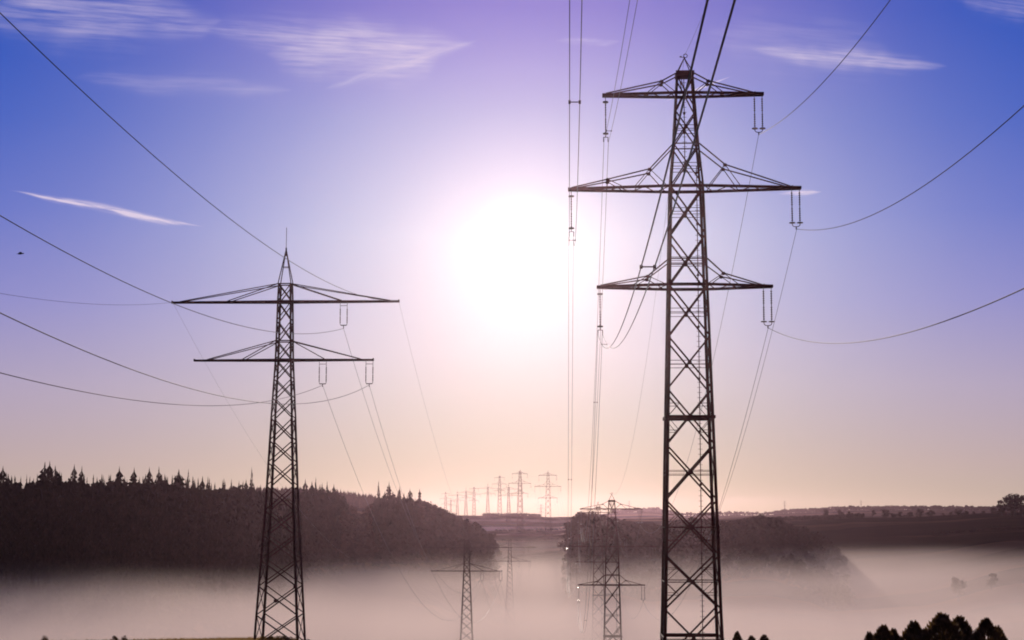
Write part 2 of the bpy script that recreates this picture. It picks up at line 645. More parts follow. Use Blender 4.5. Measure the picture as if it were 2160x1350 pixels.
# ---------------- tall three armed pylon, local z from its base (base = 14 m under the photographer)
TB = 14.0
TW = lerp_table([(0, 2.66), (4.1, 2.50), (8.5, 2.38), (13, 2.28), (17.7, 2.16), (22.5, 2.04), (27.3, 1.9), (34.1, 1.72),
                 (38.6, 1.6), (42.9, 1.48), (46.8, 1.13), (51.5, .84), (53.1, .74)])
T_NODES = [-1.6 + .3, 3.6, 8.28, 12.75 - 2.0 + 0, 15.43, 20.15, 25.0, 29.59, 34.14, 38.63, 42.93, 46.8, 49.85, 53.08]
T_NODES = [0.0, 1.2, 6.2, 10.75, 15.43, 20.15, 25.0, 29.59, 34.14, 38.63, 42.93, 46.8, 49.85, 53.08]
T_ARMS = [  # z, left tip, right tip, top chord root z, nodes(x,z) left, right
    ('upper', 51.47, 7.30, 6.95, 53.3, [(1.98 + .1, 52.6)], [(2.05, 52.6)]),
    ('middle', 42.93, 10.40, 10.10, 46.8, [(3.25, 44.55), (6.95, 43.72)], [(3.4, 44.9)]),
    ('lower', 34.14, 7.90, 7.45, 36.42, [(3.5, 34.98)], [(3.1, 35.2)]),
]
T_HANG = {'uL': (-7.05, 51.47 - 4.3), 'mL': (-10.22, 42.93 - 4.3), 'lL': (-7.7, 34.14 - 4.1),
          'uR': (6.52, 51.47 - 3.68), 'mR': (9.72, 42.93 - 3.68), 'lR': (7.05, 34.14 - 3.68), 'top': (0, 55.0)}


def body_faces(w, z):
    h = w(z)
    return [Vector((sx * h, sy * h, z)) for sx, sy in ((-1, -1), (1, -1), (1, 1), (-1, 1))]


def make_tall_pylon(root, full=True, ext=0.0):
    """root None -> return one merged MB"""
    merged = MB()
    off = ext

    def part(name, mb, mat, parent):
        if full:
            for v in mb.v:
                v.z += off
            return mb.build(name, mat, parent)
        b = len(merged.v)
        merged.v += [Vector((v.x, v.y, v.z + off)) for v in mb.v]
        merged.f += [tuple(b + i for i in f) for f in mb.f]
        return None
    # legs
    nodes = ([-ext] if ext else []) + T_NODES
    for sx, sy in ((-1, -1), (1, -1), (1, 1), (-1, 1)):
        m = MB()
        for z0, z1 in zip(nodes[:-1], nodes[1:]):
            a = TW(max(z0, 0)) + (0.075 * -z0 if z0 < 0 else 0)
            b = TW(z1)
            th = .25 if z1 < 30 else (.21 if z1 < 44 else .16)
            if full:
                m.angle((sx * a, sy * a, z0), (sx * b, sy * b, z1 + .0), th, sx, sy, .045)
            else:
                m.bar((sx * a, sy * a, z0), (sx * b, sy * b, z1), th)
        part('leg', m, M_STEEL, root)
    # bracing
    m = MB()
    ci = [(-1, -1), (1, -1), (1, 1), (-1, 1)]
    nn = T_NODES[1:]
    for i in range(len(nn) - 1):
        z0, z1 = nn[i], nn[i + 1]
        a, b = TW(z0), TW(z1)
        bw = .15 if z1 < 44 else .12
        for k in range(4):
            (x0, y0), (x1, y1) = ci[k], ci[(k + 1) % 4]
            inn = .985
            P00, P10 = Vector((x0 * a * inn, y0 * a * inn, z0)), Vector((x1 * a * inn, y1 * a * inn, z0))
            P01, P11 = Vector((x0 * b * inn, y0 * b * inn, z1)), Vector((x1 * b * inn, y1 * b * inn, z1))
            m.bar(P00, P11, .05, bw)
            nrm = Vector(((y0 == y1) * 0 + (x0 == x1) * x0, (y0 == y1) * y0, 0)) * .06
            m.bar(P10 + nrm * -1, P01 + nrm * -1, .05, bw)
            mid = (P00 + P11 + P10 + P01) / 4
            zc = mid.z
            hw = (a + b) / 2
            front = (y0 == y1)
            if front:
                m.plate(mid, .17 if z1 < 44 else .15, .2 if z1 < 44 else .17, .07)
            # paired thin horizontals at the crossings
            q0 = Vector((x0 * hw, y0 * hw, zc))
            q1 = Vector((x1 * hw, y1 * hw, zc))
            if abs(zc - 22.6) < 1.0:
                m.bar(q0, q1, .28, .26)
            elif zc < 2.4 + 4 and i == 0:
                m.bar(q0, q1, .1, .1 if y0 < 0 else .32)
            elif i in (1, 2, 4):
                m.bar(q0, q1, .1, .08)
            elif z1 < 52:
                dz = Vector((0, 0, .16))
                m.bar(q0 + dz, q1 + dz, .05, .05)
                m.bar(q0 - dz, q1 - dz, .05, .05)
            if not full:
                continue
            # redundant members in the larger panels
            if i in (1, 3 - 1 + 0, 4, 6) and z1 < 32:
                for s in (-1, 1):
                    for (A, B, C) in ((q0, mid, P01 if s > 0 else P00), (q1, mid, P11 if s > 0 else P10)):
                        zt = zc + s * (z1 - z0) * .24
                        lx = A + (C - A) * .48
                        br = mid + (C - mid) * .48
                        lx.z = br.z
                        m.bar(lx, br, .06, .05)
                        m.bar(A + (mid - A) * .04, br, .06, .05)
    part('lattice_bracing', m, M_STEEL, root)
    # arms
    for (nm, z, lt, rt, zr, nl, nr_) in T_ARMS:
        m = MB()
        w = TW(z)
        wr = TW(zr)
        for side, tip, nds in ((-1, lt, nl), (1, rt, nr_)):
            hang_in = 0.9 if side > 0 else 0.15
            te = .28
            for sy in (-1, 1):
                A = Vector((0, sy * w, z))
                m.bar(Vector((0, sy * w, z)), Vector((side * w, sy * w, z)), .2, .26)
                m.bar(Vector((side * w, sy * w, z)), Vector((side * tip, sy * te, z)), .15, .24)
                # top chord
                prev = Vector((side * wr, sy * wr, zr))
                L0 = tip - (hang_in if side > 0 else 0.25)
                for (nx, nz) in nds:
                    t = (nx - w) / (tip - w)
                    yy = w + (te - w) * t
                    cur = Vector((side * nx, sy * yy * .8, nz))
                    m.bar(prev, cur, .10, .10)
                    m.plate(cur + Vector((0, 0, -.05)), .17, .15, .05)
                    # struts down to the bottom chord
                    for dx in (-1.45 if nx > 3 else -1.2, 1.3):
                        bx = max(min(nx + dx * (1.0 if nx < 6 else (.9 if dx < 0 else .05)), tip - .3), w)
                        tt = (bx - w) / (tip - w)
                        m.bar(cur, Vector((side * bx, sy * (w + (te - w) * tt), z + .08)), .08, .06)
                    prev = cur
                m.bar(prev, Vector((side * L0, sy * te, z + .12)), .10, .10)
            # bottom plane lacing
            nlac = 6 if tip < 9 else 8
            for i in range(nlac):
                t0, t1 = i / nlac, (i + 1) / nlac
                s = 1 if i % 2 else -1
                m.bar(Vector((side * (w + (tip - w) * t0), s * (w + (te - w) * t0), z - .02)),
                      Vector((side * (w + (tip - w) * t1), -s * (w + (te - w) * t1), z - .02)), .09, .05)
            m.bar(Vector((side * tip, -te - .06, z)), Vector((side * tip, te + .06, z)), .14, .24)
            if side > 0:
                m.bar(Vector((tip - .72, -te, z + .12)), Vector((tip - .72, te, z + .12)), .14, .14)
        if nm != 'upper':
            for sy in (-1, 1):
                m.bar(Vector((-wr, sy * wr, zr)), Vector((wr, sy * wr, zr)), .08, .1)
        arm = part('crossarm', m, M_STEEL, root)
        # hardware
        xr = (rt - .08, rt - .76)
        for x in xr:
            s = MB()
            insulator(s, x, 0, z - .36, z - 3.0, .09)
            s.bar((x, 0, z - .1), (x, 0, z - .34), .05)
            s.lathe(x, 0, [(.02, z - 3.2), (.27, z - 3.17), (.27, z - 3.09), (.02, z - 3.05)], 10)
            part('insulator_string', s, M_CERAMIC, arm)
        y_ = MB()
        xm = sum(xr) / 2
        pts = [Vector((xm + .34 * math.cos(t), 0, z - 3.2 - .28 * math.sin(t) ** .6)) for t in np.linspace(0.001, math.pi - .001, 11)]
        y_.tube(pts, .035, 5)
        y_.bar((xm, 0, z - 3.45), (xm, 0, z - 3.72), .09)
        part('yoke', y_, M_STEEL, arm)
        xl = -(lt - .22)
        s = MB()
        insulator(s, xl, 0, z - .55, z - 3.45, .065)
        s.bar((xl, 0, z - .1), (xl, 0, z - .5), .06)
        for zz in (z - .62, z - 3.5):
            s.lathe(xl, 0, [(.05, zz - .09), (.25, zz - .06), (.25, zz + .06), (.05, zz + .09)], 10)
        part('insulator_string', s, M_CERAMIC, arm)
        y_ = MB()
        y_.bar((xl, 0, z - 3.5), (xl, 0, z - 3.8), .06)
        y_.bar((xl - .21, 0, z - 3.82), (xl + .21, 0, z - 3.82), .05)
        for dx in (-.2, .2):
            y_.bar((xl + dx, 0, z - 3.82), (xl + dx, 0, z - 4.25), .07)
        part('yoke', y_, M_STEEL, arm)
    # earth wire peak
    m = MB()
    zt = 53.1
    w = TW(zt)
    for sy in (-1, 1):
        m.bar((-w - .08, sy * w, zt + .2), (w + .08, sy * w, zt + .2), .1, .42)
        m.bar((-w, sy * w, zt + .2), (0, 0, 54.85), .06)
        m.bar((w, sy * w, zt + .2), (0, 0, 54.85), .06)
        m.bar((-.12, sy * w, 51.7), (-.42, sy * w, zt), .06)
        m.bar((.12, sy * w, 51.7), (.42, sy * w, zt), .06)
    for sx in (-1, 1):
        m.bar((sx * w, -w, zt + .2), (sx * w, w, zt + .2), .1, .4)
    ring = [Vector((.1 + .17 * math.cos(t), 0, 55.05 + .17 * math.sin(t))) for t in np.linspace(0, 2 * math.pi, 13)]
    m.tube(ring, .035, 5)
    m.bar((-.35, 0, 54.95), (.1, 0, 54.86), .05)
    m.plate((-.32, 0, 54.96), .1, .06, .05)
    part('earth_wire_peak', m, M_STEEL, root)
    # step bolt ladder: lower run off centre, upper run in the middle
    m = MB()
    for (x, z0, z1) in ((.97, 3.0, 45.0), (-.06, 45.2, 53.0)):
        yy = .1
        m.bar((x, yy, z0), (x, yy, z1), .07)
        z = z0 + .2
        while z < z1:
            m.bar((x - .19, yy, z), (x + .19, yy, z), .03)
            z += .45
        for zz in np.arange(z0, z1, 4.6):
            m.plate((x, yy, zz), .1, .12, .1)
    part('climbing_ladder', m, M_STEEL, root)
    return merged


# ---------------- slimmer two armed pylon (base = 13.1 m under the photographer)
LB = 13.1
LW = lerp_table([(-6, 2.62), (0, 2.34), (4.5, 2.1), (8.7, 1.86), (13.7, 1.56), (18.7, 1.36), (23.4, 1.16), (29.5, .87),
                 (35.8, .75), (37.7, .69)])
L_NODES = [0.05, 3.05, 5.98, 8.67, 11.22, 13.73, 16.31, 18.74, 21.03, 23.37, 25.52, 27.53, 29.55, 31.57, 33.7, 35.77, 37.66]
L_HANG = {'u': (6.25, 35.77 - 2.86), 'i': (4.1, 29.55 - 2.66), 'o': (9.05, 29.55 - 2.66),
          'tipL': (-12.1, 35.8), 'tipR': (12.1, 35.8)}


def make_slim_pylon(root, full=True, ext=0.0, knob=False):
    merged = MB()

    def part(name, mb, mat, parent):
        if full:
            for v in mb.v:
                v.z += ext
            return mb.build(name, mat, parent)
        b = len(merged.v)
        merged.v += [Vector((v.x, v.y, v.z + ext)) for v in mb.v]
        merged.f += [tuple(b + i for i in f) for f in mb.f]
        return None
    nodes = ([-ext] if ext else []) + L_NODES
    ci = [(-1, -1), (1, -1), (1, 1), (-1, 1)]
    for sx, sy in ci:
        m = MB()
        for z0, z1 in zip(nodes[:-1], nodes[1:]):
            a, b = LW(z0), LW(z1)
            th = .22 if z1 < 24 else .17
            if full:
                m.angle((sx * a, sy * a, z0), (sx * b, sy * b, z1), th, sx, sy, .04)
            else:
                m.bar((sx * a, sy * a, z0), (sx * b, sy * b, z1), th)
        part('leg', m, M_STEEL2, root)
    m = MB()
    for i in range(len(nodes) - 1):
        z0, z1 = nodes[i], nodes[i + 1]
        a, b = LW(z0), LW(z1)
        for k in range(4):
            (x0, y0), (x1, y1) = ci[k], ci[(k + 1) % 4]
            P00, P10 = Vector((x0 * a, y0 * a, z0)) * 1, Vector((x1 * a, y1 * a, z0))
            P01, P11 = Vector((x0 * b, y0 * b, z1)), Vector((x1 * b, y1 * b, z1))
            for P in (P00, P10, P01, P11):
                P.x *= .98
                P.y *= .98
            back = y0 > 0 and y1 > 0
            bw = .12 if z1 > 24 else .14
            m.bar(P01, P10, .05, bw)
            nrm = Vector((x0 if x0 == x1 else 0, y0 if y0 == y1 else 0, 0)) * -.06
            m.bar(P00 + nrm, P11 + nrm, .05, bw * .8)
    for zz in (35.77, 29.55, 37.66, 31.57):
        w = LW(zz)
        for s in (-1, 1):
            m.bar((-w, s * w, zz), (w, s * w, zz), .1, .12)
            m.bar((s * w, -w, zz), (s * w, w, zz), .1, .12)
    if knob:
        w = LW(4.5)
        m.plate((-.12, -w - .06, 4.52), .2, .2, .06)
        m.plate((w - .25, -w - .06, 5.95), .16, .2, .06)
    part('lattice_bracing', m, M_STEEL2, root)
    for (z, lt, rt, zr, stays, hangs) in ((35.77, 12.15, 12.12, 37.66, (11.25, 6.1), (6.25,)),
                                          (29.55, 9.62, 9.45, 31.57, (8.2, 4.35), (4.1, 9.05))):
        m = MB()
        w, wr = LW(z), LW(zr)
        te = .2
        for side, tip in ((-1, lt), (1, rt)):
            for sy in (-1, 1):
                m.bar((0, sy * w, z), (side * w, sy * w, z), .12, .24)
                m.bar((side * w, sy * w, z), (side * tip, sy * te, z), .1, .19)
                for sx in stays:
                    t = (sx - w) / (tip - w)
                    m.bar((side * wr, sy * wr, zr), (side * sx, sy * (w + (te - w) * t), z + .08), .10, .08)
            n = 9
            for i in range(n):
                t0, t1 = i / n, (i + 1) / n
                s = 1 if i % 2 else -1
                m.bar((side * (w + (tip - w) * t0), s * (w + (te - w) * t0), z - .03),
                      (side * (w + (tip - w) * t1), -s * (w + (te - w) * t1), z - .03), .07, .05)
            m.bar((side * tip, -te, z + .04), (side * tip, te, z + .04), .1, .28)
        arm = part('crossarm', m, M_STEEL2, root)
        for hx in hangs:
            for dx in (-.37, .37):
                s = MB()
                insulator(s, hx + dx, 0, z - .75, z - 2.3, .065, 9)
                s.bar((hx + dx, 0, z - .08), (hx + dx, 0, z - .7), .045)
                part('insulator_string', s, M_CERAMIC, arm)
            y_ = MB()
            for dx in (-.37, .37):
                y_.bar((hx + dx, 0, z - 2.38), (hx + dx * .8, 0, z - 2.52), .05)
            s = MB()
            s.bar((hx - .37, .04, z - .42), (hx + .37, .04, z - .42), .05)
            part('spacer_bar', s, M_STEEL2, arm)
            y_.bar((hx - .32, 0, z - 2.52), (hx + .32, 0, z - 2.52), .06, .09)
            y_.bar((hx, 0, z - 2.52), (hx, 0, z - 2.85), .07)
            part('yoke', y_, M_STEEL2, arm)
    m = MB()
    w = LW(37.66)
    for sx, sy in ci:
        m.bar((sx * w, sy * w, 37.66), (0, 0, 41.45), .09)
    zc = 39.5
    wc = w * (41.45 - zc) / (41.45 - 37.66)
    for s in (-1, 1):
        m.bar((-wc, s * wc, zc), (wc, s * wc, zc), .06)
    m.bar((0, 0, 41.1), (0, 0, 43.8), .05)
    m.bar((0, 0, 40.7), (0, 0, 41.6), .14)
    part('lightning_peak', m, M_STEEL2, root)
    return merged


G_T = 'tall three-armed lattice pylons of the right power line'
G_L = 'slim two-armed lattice pylons of the left power line'
RT = -math.atan(.034)
RL = -math.atan(.043)


class Py:
    def __init__(s, o, base, rz, ext=0.0, sc=1.0):
        s.o, s.base, s.rz, s.ext, s.sc = o, Vector(base), rz, ext, sc

    def pt(s, xz):
        x, z = xz
        return s.base + Matrix.Rotation(s.rz, 3, 'Z') @ Vector((x * s.sc, 0, (z + s.ext) * s.sc))


# near tall pylon
b = Vector((15.45, 145, -TB))
o = empty('lattice_pylon', b, RT)
make_tall_pylon(o)
tag(o, 'largest nearest dark lattice pylon with three crossarms, right of the sun', 'pylon', G_T)
T1 = Py(o, b, RT)
b = Vector((23.0, 385, -49.7))
o2 = copy_tree(o)
o2.location = b
tag(o2, 'three-armed pylon standing in mist just left of the largest pylon, cap above the wood', 'pylon', G_T)
T2 = Py(o2, b, RT)
b = Vector((30.4, 590, -50))
o3 = copy_tree(o)
o3.location = b
tag(o3, 'blurred three-armed pylon half sunk in mist directly behind the misty second pylon', 'pylon', G_T)
T3 = Py(o3, b, RT)

tb = Vector((-24.1, 175, -LB))
l1 = empty('lattice_pylon', tb, RL)
make_slim_pylon(l1, knob=True)
tag(l1, 'large slim two-armed pylon with spike top, standing alone at left', 'pylon', G_L)
L1 = Py(l1, tb, RL)
tb = Vector((-12.1, 449, -50))
l2 = empty('lattice_pylon', tb, RL)
make_slim_pylon(l2, ext=6.0)
tag(l2, 'two-armed pylon in the mist against the purple edge of the left forest', 'pylon', G_L)
L2 = Py(l2, tb, RL, 6.0)
tb = Vector((-1.0, 760, gz(-1, 760)))
l3 = empty('lattice_pylon', tb, RL)
make_slim_pylon(l3)
tag(l3, 'pale two-armed pylon dissolving in mist, next one right of the forest edge pylon', 'pylon', G_L)
L3 = Py(l3, tb, RL)

# far pylons: one mesh each, shared between the copies
far_t = make_tall_pylon(None, full=False).build('distant_pylon', M_STEEL)
far_l = make_slim_pylon(None, full=False).build('distant_pylon', M_STEEL2)
far_list = []


def far(kind, px, top, dist, lab):
    src = far_t if kind == 'T' else far_l
    hgt = 55.0 if kind == 'T' else 43.8
    P = at(px, top, dist)
    g = gz(P.x, dist)
    sc = (P.z - g) / hgt
    first = not src.get('label')
    o = src if first else src.copy()
    if not first:
        COL.objects.link(o)
    o.location = (P.x, dist, g)
    o.scale = (sc, sc, sc)
    rz = RT if dist < 1300 else RT + rad(12)
    o.rotation_euler = (0, 0, rz)
    tag(o, lab, 'pylon', 'far off pylons on and beyond the middle ridge')
    p = Py(o, (P.x, dist, g), rz, 0, sc)
    far_list.append(p)
    return p


T3b = far('T', 1240, 1100, 860, 'faintest three-armed pylon behind the mist at the left edge of the middle wood')
T4 = far('T', 1156, 993, 1210, 'rightmost tall pylon on the middle slope, below and right of the sun')
T5 = far('T', 1097, 991, 1370, 'tall pylon second from the right on the middle ridge')
T6 = far('T', 1054, 1002, 1730, 'tall pylon third from the right on the middle ridge skyline')
far('L', 1073, 1015, 1500, 'thin pale pylon squeezed between two larger pylons on the middle ridge')
far('L', 1029, 1016, 1600, 'narrow dark spike-topped pylon on the middle ridge skyline')
T7 = far('T', 1000, 1026, 2150, 'pink pylon just right of where the forest meets the ridge skyline')
far('L', 983, 1025, 2000, 'thin pylon second from the left beyond the forest shoulder')
far('L', 965, 1032, 2100, 'thin pylon beyond the forest shoulder, between fainter neighbours')
T8 = far('T', 940, 1037, 2500, 'leftmost faint pylon rising behind the forest shoulder')
far('L', 951, 1047, 2600, 'shortest faint pylon low above the forest shoulder')
far('T', 1141, 1063, 3600, 'tiny pylon just left of the rightmost ridge pylon')
far('T', 1327, 1056, 3600, 'tiny pylon above the wood beside the cap of the misty pylon')
far('T', 1655, 1056, 3400, 'tiny lone pylon on the lilac far hill right of the largest pylon')
far('T', 1816, 1055, 3500, 'tiny faint pylon on the far hill above the brown field')
far('L', 1115, 1148, 1040, 'faint short pylon in the mist right of the dissolving one')


# ------------------------------------------------------------------ wires
def catenary(P, Q, sag, n=40):
    P, Q = Vector(P), Vector(Q)
    return [P + (Q - P) * (i / n) - Vector((0, 0, 4 * sag * (i / n) * (1 - i / n))) for i in range(n + 1)]


def overhead(P, k, a, b, S=235.0, n=90):
    out = []
    for i in range(n + 1):
        s = S * i / n
        out.append(Vector((P.x - k * s, P.y - s, P.z - a * s + b * s * s)))
    return out


G_W = 'overhead power cables strung between the pylons'


def wire(path, label, r, twin=False, cat='power line', spacers=()):
    if not twin:
        m = MB()
        m.tube(path, r, 6)
        o = m.build('power_cable', M_WIRE)
        return tag(o, label, cat, G_W)
    root = empty('cable_bundle', path[0])
    c = path[0]
    for dx in (-.2, .2):
        m = MB()
        m.tube([p + Vector((dx, 0, 0)) - c for p in path], r, 6)
        m.build('cable', M_WIRE, root)
    for s in spacers:
        d = 0
        for i in range(len(path) - 1):
            seg = (path[i + 1] - path[i]).length
            if d + seg > s:
                p = path[i].lerp(path[i + 1], (s - d) / seg)
                break
            d += seg
        sm = MB()
        sm.bar(p + Vector((-.2, 0, 0)) - c, p + Vector((.2, 0, 0)) - c, .035)
        dr = (path[i + 1] - path[i]).normalized() * .12
        for dx in (-.2, .2):
            e = p + Vector((dx, 0, 0)) - c
            sm.bar(e - dr, e + dr, .085)
        sm.build('spacer', M_STEEL, root)
    return tag(root, label, cat, G_W)


RN = .026
for key, k, a, b_, tw, lab, sp in (
        ('uL', .034, .1325, .000415, True, 'twin cables coming overhead to the left tip of the top crossarm of the largest pylon', (10, 78, 140)),
        ('mL', .034, .235, .001603, True, 'nearly vertical twin cables coming overhead to the left middle arm of the largest pylon', (38, 82.5, 150)),
        ('lL', .0385, .166, .00079, True, 'thickest twin cables crossing the largest pylon and dipping to its lower left insulator', (22, 97, 160)),
        ('uR', .034, .1775, .00108, False, 'cable rising from the top right insulator of the largest pylon to the photo top', ()),
        ('mR', .034, .1975, .001361, False, 'cable rising from the middle right insulator of the largest pylon to the photo edge', ()),
        ('lR', .034, .180, .001045, False, 'lowest right cable sagging from the lower right insulator of the largest pylon', ())):
    wire(overhead(T1.pt(T_HANG[key]), k, a, b_), lab, RN if not tw else (.020 if key == 'lL' else .015), tw, spacers=sp)
wire(overhead(T1.pt(T_HANG['top']), .034, .1325, .0006), 'thin earth wire rising from the peak of the largest pylon', .011)
for key, a, b_, lab, r in (
        ('u', .155, .000876, 'cable sweeping from the left edge to the upper arm insulator of the slim pylon', .024),
        ('i', .150, .000803, 'lowest left cable reaching the inner insulator of the slim pylon lower arm', .024),
        ('o', .1525, .0009, 'left cable reaching the outer insulator of the slim pylon lower arm', .024),
        ('tipR', .135, .00073, 'highest left cable running down to the right tip of the slim pylon upper arm', .02),
        ('tipL', .1575, .0008, 'faint cable ending at the left tip of the slim pylon upper arm', .014)):
    wire(overhead(L1.pt(L_HANG[key]), .045, a, b_), lab, r)

ordn = {'T': ['largest pylon', 'misty second pylon', 'blurred third pylon', 'faintest fourth pylon', 'right ridge pylon', 'second ridge pylon'],
        'L': ['slim left pylon', 'forest edge pylon', 'dissolving pale pylon']}
armn = {'uL': 'top left arm', 'mL': 'middle left arm', 'lL': 'lower left arm', 'uR': 'top right arm', 'mR': 'middle right arm',
        'lR': 'lower right arm', 'top': 'peak', 'u': 'upper arm insulator', 'i': 'inner lower insulator',
        'o': 'outer lower insulator', 'tipL': 'upper arm left tip', 'tipR': 'upper arm right tip'}
SAG_T = {'uL': 14.75, 'mL': 16.0, 'lL': 14.5, 'uR': 13.0, 'mR': 14.5, 'lR': 12.25, 'top': 11.0}
chain = [T1, T2, T3, T3b, T4, T5]
for i in range(len(chain) - 1):
    A, B = chain[i], chain[i + 1]
    span = (B.base - A.base).length
    for key in T_HANG:
        sag = SAG_T[key] * (span / 240) ** 2
        lab = f"{'earth wire' if key == 'top' else 'cable'} between the {armn[key]}s of the {ordn['T'][i]} and {ordn['T'][i + 1]}"
        tw = key in ('uL', 'mL', 'lL') and i < 1
        wire(catenary(A.pt(T_HANG[key]), B.pt(T_HANG[key]), sag, 50), lab, (.011 if key == 'top' else .019) if i < 2 else .022, tw,
             spacers=(60, 120, 180) if tw else ())
SAG_L = {'u': 17.0, 'i': 16.5, 'o': 17.0, 'tipL': 14.75, 'tipR': 14.75}
chain = [L1, L2, L3]
for i in range(2):
    A, B = chain[i], chain[i + 1]
    span = (B.base - A.base).length
    for key in SAG_L:
        wire(catenary(A.pt(L_HANG[key]), B.pt(L_HANG[key]), SAG_L[key] * min((span / 275) ** 2, 1.1), 60),
             f"cable between the {armn[key]}s of the {ordn['L'][i]} and {ordn['L'][i + 1]}", .009 if 'tip' in key else .018)


# ------------------------------------------------------------------ trees
def conifer_arrays(h=24.0, w=3.2, tiers=12, seg=9, seed=0, sparse=0.0):
    r = random.Random(seed)
    v, f = [], []
    z0 = h * .08
    for t in range(tiers):
        u = t / (tiers - 1)
        z = z0 + (h - z0) * (u ** .92) * .965
        R = w * (1 - u) ** .52 * r.uniform(.7, 1.15) + .2
        drop = (h / tiers) * r.uniform(.8, 1.25)
        ph = r.random() * 6.28
        for k in range(seg):
            if r.random() < sparse:
                continue
            a = ph + 2 * math.pi * k / seg + r.uniform(-.25, .25)
            rr = R * r.uniform(.62, 1.2)
            da = math.pi / seg * r.uniform(.7, 1.15)
            b = len(v)
            v.append((0.06 * math.cos(a), 0.06 * math.sin(a), z + drop * .6))
            v.append((rr * .55 * math.cos(a - da), rr * .55 * math.sin(a - da), z - drop * .1))
            v.append((rr * math.cos(a), rr * math.sin(a), z - drop * r.uniform(.3, .65)))
            v.append((rr * .55 * math.cos(a + da), rr * .55 * math.sin(a + da), z - drop * .1))
            v.append((rr * .4 * math.cos(a), rr * .4 * math.sin(a), z - drop * .75))
            f += [(b, b + 1, b + 2), (b, b + 2, b + 3), (b + 1, b + 4, b + 2), (b + 4, b + 3, b + 2)]
    # leading shoot
    b = len(v)
    v += [(.3, 0, h * .95), (-.2, .26, h * .95), (-.2, -.26, h * .95), (0, 0, h * .978)]
    f += [(b, b + 1, b + 3), (b + 1, b + 2, b + 3), (b + 2, b, b + 3)]
    return np.array(v), f


def trunk_arrays(h, r0, r1, limbs=0, seed=0, w=3.0, n=7):
    r = random.Random(seed)
    m = MB()
    pts = [Vector((r.uniform(-.03, .03) * h * t, r.uniform(-.03, .03) * h * t, -.4 + (h + .4) * t)) for t in np.linspace(0, 1, 5)]
    b = 0
    for i, c in enumerate(pts):
        rr = r0 + (r1 - r0) * i / 4
        for k in range(n):
            a = 2 * math.pi * k / n
            m.v.append(c + Vector((rr * math.cos(a), rr * math.sin(a), 0)))
    for i in range(4):
        for k in range(n):
            m.f.append((i * n + k, i * n + (k + 1) % n, (i + 1) * n + (k + 1) % n, (i + 1) * n + k))
    for j in range(limbs):
        a = r.random() * 6.28
        z = h * r.uniform(.35, .95)
        L = w * r.uniform(.5, .85)
        m.bar((0, 0, z), (L * math.cos(a), L * math.sin(a), z + L * r.uniform(.4, 1.0)), r0 * .35)
    return m


def crown_arrays(h=14.0, w=4.5, n=420, leaf=.8, seed=0, z0=.25, lobes=9, flat=1.0):
    r = random.Random(seed)
    v, f = [], []
    lob = []
    for i in range(lobes):
        a = r.random() * 6.28
        u = r.random() ** .6
        zz = r.uniform(.12, .92)
        env = math.sin(math.pi * min(max(zz * .85 + .12, 0), 1)) ** .6
        lob.append((math.cos(a) * u * w * .62 * env, math.sin(a) * u * w * .62 * env, h * (z0 + (1 - z0) * zz * .88), w * r.uniform(.28, .5)))
    for i in range(n):
        cx, cy, cz, cr = lob[r.randrange(lobes)]
        d = Vector((r.gauss(0, 1), r.gauss(0, 1), r.gauss(0, 1))).normalized()
        rr = cr * (r.random() ** .35)
        p = Vector((cx, cy, cz)) + Vector((d.x * rr, d.y * rr, d.z * rr * .85 * flat))
        t = Vector((r.gauss(0, 1), r.gauss(0, 1), r.gauss(0, 1))).normalized()
        s = d.cross(t).normalized()
        t2 = s.cross((d + t * .8).normalized()).normalized()
        L = leaf * r.uniform(.6, 1.3)
        b = len(v)
        v += [tuple(p - s * L * .5), tuple(p + t2 * L * .35), tuple(p + s * L * .5), tuple(p - t2 * L * .35)]
        f.append((b, b + 1, b + 2, b + 3))
    return np.array(v), f


class Mass:
    """many far plants merged to one mesh"""
    def __init__(self):
        self.V = []
        self.Fq = []
        self.n = 0

    def add(self, arr, loc, s, rz, sz=None):
        v, f = arr
        c, sn = math.cos(rz), math.sin(rz)
        V = np.empty_like(v)
        V[:, 0] = (v[:, 0] * c - v[:, 1] * sn) * s + loc[0]
        V[:, 1] = (v[:, 0] * sn + v[:, 1] * c) * s + loc[1]
        V[:, 2] = v[:, 2] * (sz or s) + loc[2]
        self.V.append(V)
        self.Fq += [tuple(i + self.n for i in ff) for ff in f]
        self.n += len(v)

    def build(self, name, mat):
        V = np.concatenate(self.V)
        return mesh_obj(name, V, self.Fq, mat)


def az_xy(px, r):
    a = math.atan((px - 1080) / F)
    return r * math.sin(a), r * math.cos(a)


con_mass = [conifer_arrays(22, 3.7, 8, 8, s) for s in range(5)]
dec_mass = [crown_arrays(13, 4.6, 90, 2.0, s, .15, 7) for s in range(5)]

# ridge line of the left forest: px -> (distance of crest, wanted top y)
FTOP = [(-120, 695, 1003), (0, 695, 1000), (60, 695, 1004), (100, 695, 990), (140, 695, 995), (190, 698, 1003), (250, 700, 1000), (350, 708, 1001), (430, 728, 1008),
        (520, 780, 1012), (570, 800, 1030), (600, 810, 1048), (640, 840, 1030), (680, 860, 1020), (720, 870, 1030), (745, 880, 1068), (775, 890, 1080),
        (795, 900, 1040), (830, 920, 1032), (870, 930, 1043), (905, 935, 1056), (940, 945, 1072), (965, 950, 1084), (1000, 955, 1096), (1030, 965, 1118), (1046, 970, 1145)]


def interp(tab, x, c):
    return float(np.interp(x, [t[0] for t in tab], [t[c] for t in tab]))


fm = Mass()
dm = Mass()
rnd = random.Random(5)
